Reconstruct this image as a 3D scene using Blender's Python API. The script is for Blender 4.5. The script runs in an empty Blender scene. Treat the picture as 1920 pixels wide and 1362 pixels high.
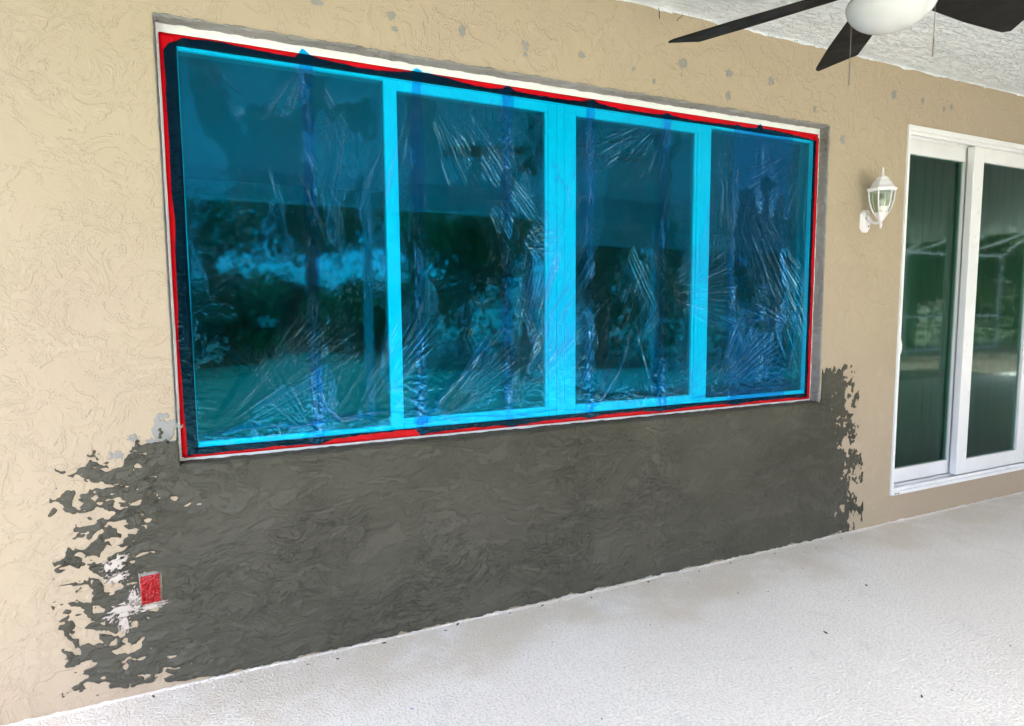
import bpy, bmesh, math, random
import numpy as np
from mathutils import Vector, Matrix

random.seed(7)
S = bpy.context.scene
COL = S.collection
R = math.radians

# ------------------------------------------------------------------ camera
cam_data = bpy.data.cameras.new("camera")
cam = bpy.data.objects.new("camera", cam_data)
COL.objects.link(cam)
S.camera = cam
cam_data.sensor_width = 36.0
cam_data.lens = 36.0 * 1154.455 / 1920.0
cam_data.clip_start = 0.02
cam_data.clip_end = 900.0
YAW, PIT, ROL = 0.42820498, -0.09011009, -0.00677593
fwd = Vector((math.sin(YAW) * math.cos(PIT), math.cos(YAW) * math.cos(PIT), math.sin(PIT)))
rgt = Vector((math.cos(YAW), -math.sin(YAW), 0.0))
upv = rgt.cross(fwd)
r2 = rgt * math.cos(ROL) + upv * math.sin(ROL)
u2 = -rgt * math.sin(ROL) + upv * math.cos(ROL)
mw = Matrix((r2, u2, -fwd)).transposed().to_4x4()
mw.translation = Vector((0.0, -2.252535, 1.256355))
cam.matrix_world = mw

# ------------------------------------------------------------------ sky, sun, exposure
SUN_EL, SUN_AZ = R(58), R(162)            # azimuth of the sun, measured from +Y towards +X
world = bpy.data.worlds.new("World")
S.world = world
world.use_nodes = True
wn = world.node_tree.nodes
sky = wn.new("ShaderNodeTexSky")
sky.sky_type = 'NISHITA'
sky.sun_disc = False
sky.sun_elevation = SUN_EL
sky.sun_rotation = SUN_AZ
sky.air_density = 0.5
sky.dust_density = 4.0
sky.ozone_density = 0.7
bg = wn["Background"]
bg.inputs["Strength"].default_value = 0.15
world.node_tree.links.new(sky.outputs[0], bg.inputs[0])

sun_data = bpy.data.lights.new("sun", 'SUN')
sun_data.energy = 3.4
sun_data.angle = R(0.55)
sun_data.color = (1.0, 0.95, 0.87)
sun = bpy.data.objects.new("sun", sun_data)
COL.objects.link(sun)
to_sun = Vector((math.sin(SUN_AZ) * math.cos(SUN_EL), math.cos(SUN_AZ) * math.cos(SUN_EL), math.sin(SUN_EL)))
sun.rotation_euler = to_sun.to_track_quat('Z', 'Y').to_euler()
sun.location = (2, -8, 9)

S.view_settings.view_transform = 'Standard'
S.view_settings.look = 'None'
S.view_settings.exposure = 3.4
S.view_settings.gamma = 1.0
S.view_settings.use_curve_mapping = False
S.render.engine = 'CYCLES'
S.cycles.use_denoising = True
try:
    S.cycles.denoiser = 'OPENIMAGEDENOISE'
    S.cycles.denoising_input_passes = 'RGB_ALBEDO_NORMAL'
except Exception:
    pass
S.cycles.max_bounces = 8
S.cycles.diffuse_bounces = 3
S.cycles.glossy_bounces = 4
S.cycles.transmission_bounces = 6
S.cycles.transparent_max_bounces = 24
S.cycles.caustics_reflective = False
S.cycles.caustics_refractive = False
S.cycles.sample_clamp_indirect = 8.0

# ------------------------------------------------------------------ numeric noise
def _hash(ix, iy, seed):
    h = (ix.astype(np.int64) * 374761393 + iy.astype(np.int64) * 668265263 + seed * 1442695041) & 0xFFFFFFFF
    h = ((h ^ (h >> 13)) * 1274126177) & 0xFFFFFFFF
    return ((h ^ (h >> 16)) & 0xFFFF) / 65535.0 * 2 * np.pi

def perlin(x, y, seed=0):
    x = np.asarray(x, float); y = np.asarray(y, float)
    x, y = np.broadcast_arrays(x, y)
    ix = np.floor(x); iy = np.floor(y)
    fx = x - ix; fy = y - iy
    u = fx ** 3 * (fx * (fx * 6 - 15) + 10); v = fy ** 3 * (fy * (fy * 6 - 15) + 10)
    def g(dx, dy):
        a = _hash(ix + dx, iy + dy, seed)
        return np.cos(a) * (fx - dx) + np.sin(a) * (fy - dy)
    a = g(0, 0) * (1 - u) + g(1, 0) * u
    b = g(0, 1) * (1 - u) + g(1, 1) * u
    return (a * (1 - v) + b * v) * 1.5

def fbm(x, y, seed=0, oct=4, gain=0.5):
    s = 0; a = 1.0
    for k in range(oct):
        s = s + a * perlin(x * 2 ** k, y * 2 ** k, seed + 17 * k); a *= gain
    return s

def sstep(a, b, x):
    t = np.clip((x - a) / (b - a), 0, 1)
    return t * t * (3 - 2 * t)

# ------------------------------------------------------------------ mesh helpers
def mesh_obj(name, verts, faces, mat, parent=None, smooth=False):
    me = bpy.data.meshes.new(name)
    me.from_pydata([tuple(v) for v in verts], [], [tuple(f) for f in faces])
    me.update()
    if smooth:
        me.polygons.foreach_set("use_smooth", np.ones(len(me.polygons), bool))
    if mat is not None:
        me.materials.append(mat)
    o = bpy.data.objects.new(name, me)
    COL.objects.link(o)
    if parent is not None:
        o.parent = parent
    return o

def bm_obj(name, bm, mat, parent=None, smooth=False, bevel=0.0, seg=2):
    if bevel > 0:
        bmesh.ops.bevel(bm, geom=bm.edges[:], offset=bevel, segments=seg, profile=0.5, affect='EDGES', clamp_overlap=True)
    bmesh.ops.recalc_face_normals(bm, faces=bm.faces[:])
    me = bpy.data.meshes.new(name)
    bm.to_mesh(me); bm.free()
    if smooth:
        me.polygons.foreach_set("use_smooth", np.ones(len(me.polygons), bool))
    if mat is not None:
        me.materials.append(mat)
    o = bpy.data.objects.new(name, me)
    COL.objects.link(o)
    if parent is not None:
        o.parent = parent
    return o

def add_box(bm, x0, x1, y0, y1, z0, z1):
    vs = [bm.verts.new((x, y, z)) for x in (x0, x1) for y in (y0, y1) for z in (z0, z1)]
    for f in ((0, 1, 3, 2), (4, 6, 7, 5), (0, 4, 5, 1), (2, 3, 7, 6), (0, 2, 6, 4), (1, 5, 7, 3)):
        bm.faces.new([vs[i] for i in f])

def box(name, x0, x1, y0, y1, z0, z1, mat, parent=None, bevel=0.002):
    bm = bmesh.new()
    add_box(bm, x0, x1, y0, y1, z0, z1)
    return bm_obj(name, bm, mat, parent, bevel=bevel)

def lathe(bm, prof, c=(0, 0, 0), n=32, phase=0.0):
    rings = []
    for r, z in prof:
        if r < 1e-5:
            rings.append([bm.verts.new((c[0], c[1], c[2] + z))])
        else:
            rings.append([bm.verts.new((c[0] + r * math.cos(phase + 2 * math.pi * k / n), c[1] + r * math.sin(phase + 2 * math.pi * k / n), c[2] + z)) for k in range(n)])
    for a, b in zip(rings[:-1], rings[1:]):
        for k in range(n):
            k2 = (k + 1) % n
            if len(a) == 1 and len(b) == 1:
                continue
            if len(a) == 1:
                bm.faces.new((a[0], b[k], b[k2]))
            elif len(b) == 1:
                bm.faces.new((a[k], b[0], a[k2]))
            else:
                bm.faces.new((a[k], b[k], b[k2], a[k2]))
    for ring in (rings[0], rings[-1]):
        if len(ring) > 1:
            try:
                bm.faces.new(ring)
            except ValueError:
                pass

def tube(bm, pts, rad, n=8, flat=1.0):
    pts = [Vector(p) for p in pts]
    rings = []
    for i, p in enumerate(pts):
        t = (pts[min(i + 1, len(pts) - 1)] - pts[max(i - 1, 0)]).normalized()
        ref = Vector((0, 0, 1)) if abs(t.z) < 0.9 else Vector((1, 0, 0))
        s = t.cross(ref).normalized(); w = s.cross(t)
        r = rad[i] if isinstance(rad, (list, tuple)) else rad
        rings.append([bm.verts.new(p + s * (r * math.cos(2 * math.pi * k / n)) + w * (r * flat * math.sin(2 * math.pi * k / n))) for k in range(n)])
    for a, b in zip(rings[:-1], rings[1:]):
        for k in range(n):
            bm.faces.new((a[k], a[(k + 1) % n], b[(k + 1) % n], b[k]))
    bm.faces.new(rings[0][::-1]); bm.faces.new(rings[-1])

def empty(name, loc=(0, 0, 0), rz=0.0):
    o = bpy.data.objects.new(name, None)
    o.empty_display_size = 0.1
    o.location = loc; o.rotation_euler = (0, 0, rz)
    COL.objects.link(o)
    return o

def tag(o, label=None, cat=None, group=None, kind=None):
    if label: o["label"] = label
    if cat: o["category"] = cat
    if group: o["group"] = group
    if kind: o["kind"] = kind
    return o

# ------------------------------------------------------------------ material helpers
class NT:
    def __init__(self, name):
        self.m = bpy.data.materials.new(name)
        self.m.use_nodes = True
        self.t = self.m.node_tree
        self.n = self.t.nodes
        self.b = self.n.get("Principled BSDF")
        self.out = self.n.get("Material Output")
        self.co = self.n.new("ShaderNodeTexCoord").outputs["Object"]
    def link(self, a, b): self.t.links.new(a, b)
    def put(self, sock, v):
        if isinstance(v, bpy.types.NodeSocket): self.link(v, sock)
        else: sock.default_value = v
    def math(self, op, a, b=0.0, clamp=False):
        n = self.n.new("ShaderNodeMath"); n.operation = op; n.use_clamp = clamp
        self.put(n.inputs[0], a); self.put(n.inputs[1], b)
        return n.outputs[0]
    def noise(self, scale, detail=3.0, rough=0.5, dist=0.0, vec=None, out="Fac"):
        n = self.n.new("ShaderNodeTexNoise")
        n.inputs["Scale"].default_value = scale
        n.inputs["Detail"].default_value = detail
        n.inputs["Roughness"].default_value = rough
        n.inputs["Distortion"].default_value = dist
        self.link(vec if vec is not None else self.co, n.inputs["Vector"])
        return n.outputs[out]
    def vscale(self, sx, sy, sz, rot=(0, 0, 0), vec=None):
        n = self.n.new("ShaderNodeMapping")
        n.inputs["Scale"].default_value = (sx, sy, sz)
        n.inputs["Rotation"].default_value = rot
        self.link(vec if vec is not None else self.co, n.inputs["Vector"])
        return n.outputs[0]
    def warp(self, scale, amt, vec=None):
        c = self.noise(scale, 2.0, out="Color", vec=vec)
        s = self.n.new("ShaderNodeVectorMath"); s.operation = 'SUBTRACT'
        self.link(c, s.inputs[0]); s.inputs[1].default_value = (0.5, 0.5, 0.5)
        k = self.n.new("ShaderNodeVectorMath"); k.operation = 'SCALE'
        self.link(s.outputs[0], k.inputs[0]); k.inputs["Scale"].default_value = amt
        a = self.n.new("ShaderNodeVectorMath"); a.operation = 'ADD'
        self.link(vec if vec is not None else self.co, a.inputs[0]); self.link(k.outputs[0], a.inputs[1])
        return a.outputs[0]
    def step(self, v, a, b, lo=0.0, hi=1.0):
        n = self.n.new("ShaderNodeMapRange"); n.interpolation_type = 'SMOOTHSTEP'
        self.put(n.inputs["Value"], v)
        n.inputs["From Min"].default_value = a; n.inputs["From Max"].default_value = b
        n.inputs["To Min"].default_value = lo; n.inputs["To Max"].default_value = hi
        return n.outputs[0]
    def mix(self, f, a, b):
        n = self.n.new("ShaderNodeMix"); n.data_type = 'RGBA'
        self.put(n.inputs[0], f)
        for s, v in ((n.inputs[6], a), (n.inputs[7], b)):
            if isinstance(v, tuple): v = (*v, 1.0) if len(v) == 3 else v
            self.put(s, v)
        return n.outputs[2]
    def bump(self, h, strength=1.0, dist=0.005):
        n = self.n.new("ShaderNodeBump")
        n.inputs["Strength"].default_value = strength
        n.inputs["Distance"].default_value = dist
        self.link(h, n.inputs["Height"])
        return n.outputs[0]
    def set(self, col=None, rough=None, normal=None, spec=None, metal=None):
        if col is not None: self.put(self.b.inputs["Base Color"], (*col, 1.0) if isinstance(col, tuple) and len(col) == 3 else col)
        if rough is not None: self.put(self.b.inputs["Roughness"], rough)
        if normal is not None: self.link(normal, self.b.inputs["Normal"])
        if spec is not None: self.b.inputs["Specular IOR Level"].default_value = spec
        if metal is not None: self.b.inputs["Metallic"].default_value = metal
        return self.m

def mat_stucco():
    """skip-trowel stucco: flats with torn edges, thin curled ridges, patchy grit"""
    t = NT("beige painted stucco")
    w = t.warp(2.4, 0.16)
    n1 = t.noise(9.0, 4.0, 0.66, 0.7, vec=w)
    patch = t.noise(3.1, 2.0, 0.6)
    flats = t.step(n1, 0.50, 0.535)
    n5 = t.noise(25.0, 2.0, 0.6, 1.1, vec=w)
    ridge = t.math('SUBTRACT', 1.0, t.step(t.math('ABSOLUTE', t.math('SUBTRACT', n5, 0.51)), 0.0, 0.035))
    ridge = t.math('MULTIPLY', ridge, t.step(patch, 0.43, 0.60))
    dab = t.math('MULTIPLY', t.step(n5, 0.56, 0.60), t.step(n1, 0.42, 0.58))
    h = t.math('ADD', t.math('MULTIPLY', flats, 0.42), t.math('MULTIPLY', ridge, 0.42))
    h = t.math('ADD', h, t.math('MULTIPLY', dab, 0.38))
    h = t.math('ADD', h, t.math('MULTIPLY', n1, 1.1))
    h = t.math('ADD', h, t.math('MULTIPLY', t.noise(120.0, 2.0, 0.6), 0.12))
    big = t.noise(0.8, 3.0, 0.55)
    c = t.mix(t.step(big, 0.35, 0.68), (0.412, 0.342, 0.246), (0.417, 0.337, 0.260))
    c = t.mix(t.math('MULTIPLY', t.step(n1, 0.55, 0.75), 0.6), c, (0.452, 0.382, 0.288))
    return t.set(c, 0.72, t.bump(h, 0.62, 0.0055), spec=0.3)

def mat_ceiling():
    t = NT("white knockdown ceiling texture")
    v = t.vscale(5.0, 24.0, 1.0, (0, 0, R(24)))
    w = t.warp(1.2, 0.8, vec=v)
    f1 = t.step(t.noise(1.6, 3.0, 0.6, 0.6, vec=w), 0.50, 0.54)
    n = t.noise(2.0, 3.0, 0.6, 1.2, vec=w)
    rd = t.math('SUBTRACT', 1.0, t.step(t.math('ABSOLUTE', t.math('SUBTRACT', n, 0.5)), 0.0, 0.03))
    h = t.math('ADD', t.math('MULTIPLY', f1, 0.6), t.math('MULTIPLY', rd, 0.7))
    h = t.math('ADD', h, t.math('MULTIPLY', t.noise(60.0, 2.0, 0.6), 0.22))
    c = t.mix(t.step(t.noise(6.0, 3.0), 0.4, 0.65), (0.71, 0.77, 0.84), (0.77, 0.82, 0.88))
    return t.set(c, 0.36, t.bump(h, 1.0, 0.009), spec=0.5)

def mat_floor():
    t = NT("white coated concrete")
    g = t.noise(105.0, 2.0, 0.7, 0.3)
    blobs = t.step(g, 0.36, 0.56)
    sep = t.n.new("ShaderNodeSeparateXYZ"); t.link(t.co, sep.inputs[0])
    # tan dust and overspray left along the foot of the wall
    yy = t.math('ADD', sep.outputs[1], t.math('MULTIPLY', t.math('SUBTRACT', t.noise(1.7, 4.0, 0.6), 0.5), 0.75))
    band = t.math('MULTIPLY', t.step(yy, -0.42, -0.14), t.math('SUBTRACT', 1.0, t.step(sep.outputs[1], -0.030, -0.004)))
    band = t.math('MULTIPLY', band, t.step(t.noise(3.3, 5.0, 0.7), 0.28, 0.62))
    c = t.mix(t.step(t.noise(1.2, 4.0, 0.6), 0.35, 0.7), (0.845, 0.805, 0.755), (0.895, 0.86, 0.81))
    c = t.mix(t.math('MULTIPLY', t.step(t.noise(4.5, 5.0, 0.65, 0.8), 0.56, 0.74), 0.45), c, (0.66, 0.655, 0.64))
    c = t.mix(t.math('MULTIPLY', band, 0.70), c, (0.68, 0.60, 0.48))
    spk = t.step(t.noise(130.0, 1.0, 0.5), 0.74, 0.78)
    c = t.mix(t.math('MULTIPLY', spk, 0.6), c, (0.22, 0.21, 0.19))
    c = t.mix(t.math('MULTIPLY', t.math('SUBTRACT', 1.0, blobs), 0.44), c, (0.56, 0.54, 0.505))  # relief shade of the coating's pits put into the colour, with grime
    h = t.math('ADD', t.math('MULTIPLY', blobs, 0.5), t.math('MULTIPLY', g, 0.6))
    return t.set(c, 0.85, t.bump(h, 0.9, 0.0048), spec=0.08)

def mat_mortar(name="fresh grey mortar", light=(1.0, 1.0, 1.0)):
    t = NT(name)
    w = t.warp(3.0, 0.25)
    w2 = w
    v = t.vscale(0.5, 1.0, 1.6, (0, R(14), 0), vec=w2)
    p1 = t.step(t.noise(11.0, 4.0, 0.65, 0.6, vec=v), 0.53, 0.56)
    p2 = t.step(t.noise(26.0, 3.0, 0.6, 0.9, vec=v), 0.56, 0.60)
    n = t.noise(15.0, 3.0, 0.6, 1.2, vec=w2)
    rd = t.math('SUBTRACT', 1.0, t.step(t.math('ABSOLUTE', t.math('SUBTRACT', n, 0.5)), 0.0, 0.016))
    pm = t.step(t.noise(2.6, 3.0), 0.42, 0.6)
    a = tuple(l * x for l, x in zip(light, (0.061, 0.060, 0.045))); b = tuple(l * x for l, x in zip(light, (0.074, 0.072, 0.056)))
    c = t.mix(t.step(t.noise(2.0, 4.0, 0.6, 0.4), 0.35, 0.65), a, b)
    c = t.mix(t.math('MULTIPLY', p1, 0.32), c, tuple(l * x for l, x in zip(light, (0.100, 0.098, 0.080))))
    c = t.mix(t.math('MULTIPLY', t.math('MULTIPLY', p2, pm), 0.5), c, tuple(l * x for l, x in zip(light, (0.044, 0.043, 0.034))))
    c = t.mix(t.math('MULTIPLY', t.step(t.noise(5.0, 5.0, 0.7), 0.62, 0.74), 0.35), c, tuple(l * x for l, x in zip(light, (0.085, 0.080, 0.058))))
    h = t.math('ADD', t.math('MULTIPLY', p1, 0.35), t.math('MULTIPLY', t.math('MULTIPLY', p2, pm), 0.3))
    h = t.math('ADD', h, t.math('MULTIPLY', t.math('MULTIPLY', rd, pm), 0.5))
    h = t.math('ADD', h, t.math('MULTIPLY', t.noise(34.0, 3.0, 0.65, 0.3, vec=v), 0.55))
    return t.set(c, t.step(t.noise(3.0, 2.0), 0.3, 0.7, 0.6, 0.9), t.bump(h, 1.0, 0.0075), spec=0.3)

def mat_paint(name, col, rough=0.35, var=0.06, bumpd=0.0006, bscale=60.0, spec=0.45):
    t = NT(name)
    d = tuple(max(0, x * (1 - var)) for x in col)
    c = t.mix(t.step(t.noise(4.0, 5.0, 0.6), 0.4, 0.7), col, d)
    return t.set(c, t.step(t.noise(9.0, 4.0), 0.3, 0.7, rough * 0.85, rough * 1.2), t.bump(t.noise(bscale, 2.0), 0.5, bumpd), spec=spec)

def mat_tape(rough=0.36, spec=0.13, k=1.0):
    t = NT("glossy red plastic tape")
    v = t.warp(5.0, 0.2)
    h = t.math('ADD', t.noise(22.0, 3.0, 0.6, 1.2, vec=v), t.math('MULTIPLY', t.noise(90.0, 2.0), 0.25))
    c = t.mix(t.step(t.noise(12.0, 3.0), 0.4, 0.7), (0.60 * k, 0.0008, 0.008 * k), (0.50 * k, 0.0008, 0.006 * k))
    return t.set(c, rough, t.bump(h, 0.6, 0.005), spec=spec)

def mat_glass(name, tint, f0=0.045, f1=0.75, gtint=(0.93, 0.98, 0.95), rough=0.012):
    t = NT(name)
    t.n.remove(t.b)
    tr = t.n.new("ShaderNodeBsdfTransparent"); tr.inputs[0].default_value = (*tint, 1)
    gl = t.n.new("ShaderNodeBsdfGlossy"); gl.inputs["Roughness"].default_value = rough
    gl.inputs[0].default_value = (*gtint, 1)
    lw = t.n.new("ShaderNodeLayerWeight"); lw.inputs[0].default_value = 0.5
    f = t.math('ADD', t.math('MULTIPLY', t.math('POWER', lw.outputs["Facing"], 4.0), f1), f0, clamp=True)
    h = t.noise(1.4, 2.0)
    t.link(t.bump(h, 0.25, 0.004), gl.inputs["Normal"])
    mx = t.n.new("ShaderNodeMixShader")
    t.link(f, mx.inputs[0]); t.link(tr.outputs[0], mx.inputs[1]); t.link(gl.outputs[0], mx.inputs[2])
    t.link(mx.outputs[0], t.out.inputs[0])
    return t.m

def mat_film():
    t = NT("transparent blue plastic film")
    t.n.remove(t.b)
    at = t.n.new("ShaderNodeAttribute"); at.attribute_name = "wet"
    ad = t.n.new("ShaderNodeAttribute"); ad.attribute_name = "dust"
    lw = t.n.new("ShaderNodeLayerWeight"); lw.inputs[0].default_value = 0.5
    tr = t.n.new("ShaderNodeBsdfTransparent")
    tr.inputs[0].default_value = (0.060, 0.84, 0.99, 1)
    bmp = t.bump(t.noise(42.0, 2.0, 0.6, 1.2), 0.4, 0.0014)
    # back face of the loose film: its mirror image passes twice through the dye; film wetted to the pane has none
    gb = t.n.new("ShaderNodeBsdfGlossy"); gb.inputs["Roughness"].default_value = 0.05
    gb.inputs[0].default_value = (0.01, 0.42, 0.95, 1); t.link(bmp, gb.inputs["Normal"])
    fb = t.math('ADD', 0.075, t.math('MULTIPLY', at.outputs["Fac"], -0.069))
    gw = t.n.new("ShaderNodeBsdfGlossy"); gw.inputs["Roughness"].default_value = 0.09
    gw.inputs[0].default_value = (0.35, 0.75, 1.0, 1); t.link(bmp, gw.inputs["Normal"])
    fw = t.math('ADD', 0.009, t.math('MULTIPLY', t.math('POWER', lw.outputs["Facing"], 3.0), 0.55), clamp=True)
    df = t.n.new("ShaderNodeBsdfDiffuse"); df.inputs[0].default_value = (0.10, 0.32, 0.42, 1)
    def mx(f, a, b):
        m = t.n.new("ShaderNodeMixShader")
        t.put(m.inputs[0], f); t.link(a, m.inputs[1]); t.link(b, m.inputs[2])
        return m.outputs[0]
    ac = t.n.new("ShaderNodeAttribute"); ac.attribute_name = "crease"
    cr = ac.outputs["Fac"]
    t.link(t.mix(cr, (0.020, 0.775, 0.985), (0.008, 0.48, 0.90)), tr.inputs[0])      # folded film is double film
    gc = t.n.new("ShaderNodeBsdfGlossy"); gc.inputs["Roughness"].default_value = 0.22
    gc.inputs[0].default_value = (0.36, 0.78, 0.92, 1)
    sh = mx(t.math('MULTIPLY', ad.outputs["Fac"], 0.07), tr.outputs[0], df.outputs[0])
    sh = mx(fb, sh, gb.outputs[0])
    sh = mx(fw, sh, gw.outputs[0])
    sh = mx(t.math('MULTIPLY', t.math('POWER', cr, 1.3), 0.16), sh, gc.outputs[0])
    t.link(sh, t.out.inputs[0])
    return t.m

def mat_leaf(name, a, b, thin=False):
    t = NT(name)
    c = t.mix(t.step(t.noise(1.3, 3.0), 0.35, 0.65), a, b)
    t.set(c, 0.55, spec=0.3)
    if thin:
        tl = t.n.new("ShaderNodeBsdfTranslucent"); t.link(c, tl.inputs[0])
        m = t.n.new("ShaderNodeMixShader"); m.inputs[0].default_value = 0.5
        t.link(t.b.outputs[0], m.inputs[1]); t.link(tl.outputs[0], m.inputs[2]); t.link(m.outputs[0], t.out.inputs[0])
    return t.m

M = dict(
    stucco=mat_stucco(), ceiling=mat_ceiling(), floor=mat_floor(), mortar=mat_mortar(),
    band=mat_mortar("dried grey mortar", (3.7, 3.75, 4.8)),
    filler=mat_paint("grey filler", (0.265, 0.270, 0.262), 0.8, 0.2, 0.002),
    white=mat_paint("white vinyl", (0.82, 0.83, 0.86), 0.32),
    smear=mat_paint("white primer smear", (0.47, 0.425, 0.38), 0.6, 0.1, 0.003, 40.0),
    lantern=mat_paint("chalky white lantern paint", (0.80, 0.78, 0.82), 0.5, 0.12, 0.002, 90.0),
    tape=mat_tape(), wrap=mat_tape(0.16, 0.5, 0.62), film=mat_film(),
    glass=mat_glass("window pane", (0.55, 0.74, 0.66), 0.066, 0.7, (0.36, 0.74, 0.96), 0.035),
    doorglass=mat_glass("green tinted door glass", (0.45, 0.63, 0.56), 0.040, 0.45, (0.72, 0.86, 0.84), 0.04),
    lampglass=mat_glass("lantern glass", (0.70, 0.82, 0.74), 0.10),
    blade=mat_paint("dark espresso fan blade", (0.006, 0.0055, 0.005), 0.62, 0.3, 0.0008, 120.0, 0.2),
    bronze=mat_paint("dark bronze metal", (0.03, 0.027, 0.025), 0.35, 0.2),
    chain=mat_paint("dull chain metal", (0.16, 0.14, 0.12), 0.4, 0.2),
    globe=mat_paint("frosted opal glass", (0.47, 0.49, 0.50), 0.22, 0.02),
    room=mat_paint("shaded room wall", (0.42, 0.44, 0.40), 0.8),
    roomfloor=mat_paint("brown room floor", (0.16, 0.12, 0.09), 0.5),
    curtain=mat_paint("pale curtain cloth", (0.50, 0.51, 0.49), 0.9),
    dark=mat_paint("dark grit", (0.035, 0.03, 0.028), 0.8, 0.3),
    leafbrown=mat_paint("dry brown leaf", (0.14, 0.045, 0.02), 0.7, 0.4),
    bluechip=mat_paint("blue plastic chip", (0.02, 0.12, 0.5), 0.4),
    gasket=mat_paint("grey track shadow gasket", (0.30, 0.31, 0.34), 0.5),
    slot=mat_paint("black weep slot", (0.01, 0.01, 0.01), 0.7),
    bulb=mat_paint("amber bulb glass", (0.40, 0.36, 0.26), 0.12),
    grass=mat_leaf("lawn grass", (0.065, 0.092, 0.030), (0.045, 0.070, 0.022)),
    leaf=mat_leaf("tree leaves", (0.06, 0.10, 0.03), (0.10, 0.15, 0.045), True),
    bark=mat_paint("bark", (0.12, 0.09, 0.065), 0.9, 0.4, 0.01, 20.0),
)

# ------------------------------------------------------------------ dimensions (metres)
CEIL = 2.533
WX0, WX1, WZ0, WZ1 = -0.175, 2.805, 0.745, 2.162      # window opening
DX0, DX1, DZ0, DZ1 = 3.415, 6.60, 0.159, 2.239        # door opening
WALL_L, WALL_R = -2.2, 13.0
PORCH_Y = -3.9
DECK_Y = -4.10

# ------------------------------------------------------------------ ground
def sheet(name, x0, x1, y0, y1, z, mat, kind="structure"):
    o = mesh_obj(name, [(x0, y0, z), (x1, y0, z), (x1, y1, z), (x0, y1, z)], [(0, 1, 2, 3)], mat)
    o["kind"] = kind
    return o
tag(box("patio_floor", -2.0, 22.0, DECK_Y, 0.15, -0.10, 0.0, M["floor"], bevel=0.0), kind="structure")
tag(box("pool_deck", 5.0, 22.0, -8.2, DECK_Y - 0.004, -0.10, -0.004, M["roomfloor"], bevel=0.0), kind="structure")
sheet("lawn", -300, 300, -420, 0.0, -0.11, M["grass"])

# ------------------------------------------------------------------ house wall with its two openings
def wall_with_holes():
    bm = bmesh.new()
    xs = [WALL_L, WX0, WX1, DX0, DX1, WALL_R]
    zs = [-0.10, DZ0, WZ0, WZ1, DZ1, CEIL + 0.25]
    def solid(i, j):
        if i < 0 or j < 0 or i >= len(xs) - 1 or j >= len(zs) - 1: return False
        xm = (xs[i] + xs[i + 1]) / 2; zm = (zs[j] + zs[j + 1]) / 2
        if WX0 < xm < WX1 and WZ0 < zm < WZ1: return False
        if DX0 < xm < DX1 and DZ0 < zm < DZ1: return False
        return True
    V = {}
    def v(i, y, j):
        k = (i, y, j)
        if k not in V: V[k] = bm.verts.new((xs[i], y, zs[j]))
        return V[k]
    Y0, Y1 = 0.0, 0.20
    for i in range(len(xs) - 1):
        for j in range(len(zs) - 1):
            if not solid(i, j): continue
            bm.faces.new((v(i, Y0, j), v(i + 1, Y0, j), v(i + 1, Y0, j + 1), v(i, Y0, j + 1)))
            bm.faces.new((v(i, Y1, j), v(i, Y1, j + 1), v(i + 1, Y1, j + 1), v(i + 1, Y1, j)))
            if not solid(i - 1, j): bm.faces.new((v(i, Y0, j), v(i, Y0, j + 1), v(i, Y1, j + 1), v(i, Y1, j)))
            if not solid(i + 1, j): bm.faces.new((v(i + 1, Y0, j), v(i + 1, Y1, j), v(i + 1, Y1, j + 1), v(i + 1, Y0, j + 1)))
            if not solid(i, j - 1): bm.faces.new((v(i, Y0, j), v(i, Y1, j), v(i + 1, Y1, j), v(i + 1, Y0, j)))
            if not solid(i, j + 1): bm.faces.new((v(i, Y0, j + 1), v(i + 1, Y0, j + 1), v(i + 1, Y1, j + 1), v(i, Y1, j + 1)))
    return bm
house_wall = bm_obj("house_wall", wall_with_holes(), M["stucco"])
tag(house_wall, "long beige textured stucco wall holding the window and sliding door", "wall")
# ------------------------------------------------------------------ ceiling, beam and posts
ceil_o = tag(box("ceiling", -1.25, WALL_R, PORCH_Y, -0.001, CEIL, CEIL + 0.2, M["ceiling"], bevel=0.0), kind="structure")
box("edge_beam", -1.25, 5.0, PORCH_Y - 0.14, PORCH_Y - 0.001, 2.27, CEIL + 0.24, M["white"], ceil_o, bevel=0.004)
box("added_shade_ceiling", 5.0, WALL_R, -6.4, PORCH_Y - 0.001, CEIL, CEIL + 0.2, M["ceiling"], ceil_o, bevel=0.0)  # unseen roof section added to keep sun and sky off the right end
box("edge_beam", 5.0, WALL_R, -6.54, -6.401, 2.27, CEIL + 0.24, M["white"], ceil_o, bevel=0.004)  # outer beam of the added roof section
# ragged white paint line where ceiling meets wall
def ragged_line():
    n = 520
    xs = np.linspace(-1.2, 6.5, n)
    d = 0.004 + 0.010 * np.clip(fbm(xs * 7, xs * 0 + 3.1, 5, 4, 0.6) + 0.15, 0, 1.0)
    vs = []; fs = []
    for i, x in enumerate(xs):
        vs += [(x, -0.0035, CEIL + 0.0), (x, -0.0030, CEIL - d[i]), (x, 0.0005, CEIL - d[i] - 0.001)]
        if i:
            a = 3 * (i - 1); b = 3 * i
            fs += [(a, a + 1, b + 1, b), (a + 1, a + 2, b + 2, b + 1)]
    return mesh_obj("paint_edge", vs, fs, M["ceiling"], house_wall)
ragged_line()

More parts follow.
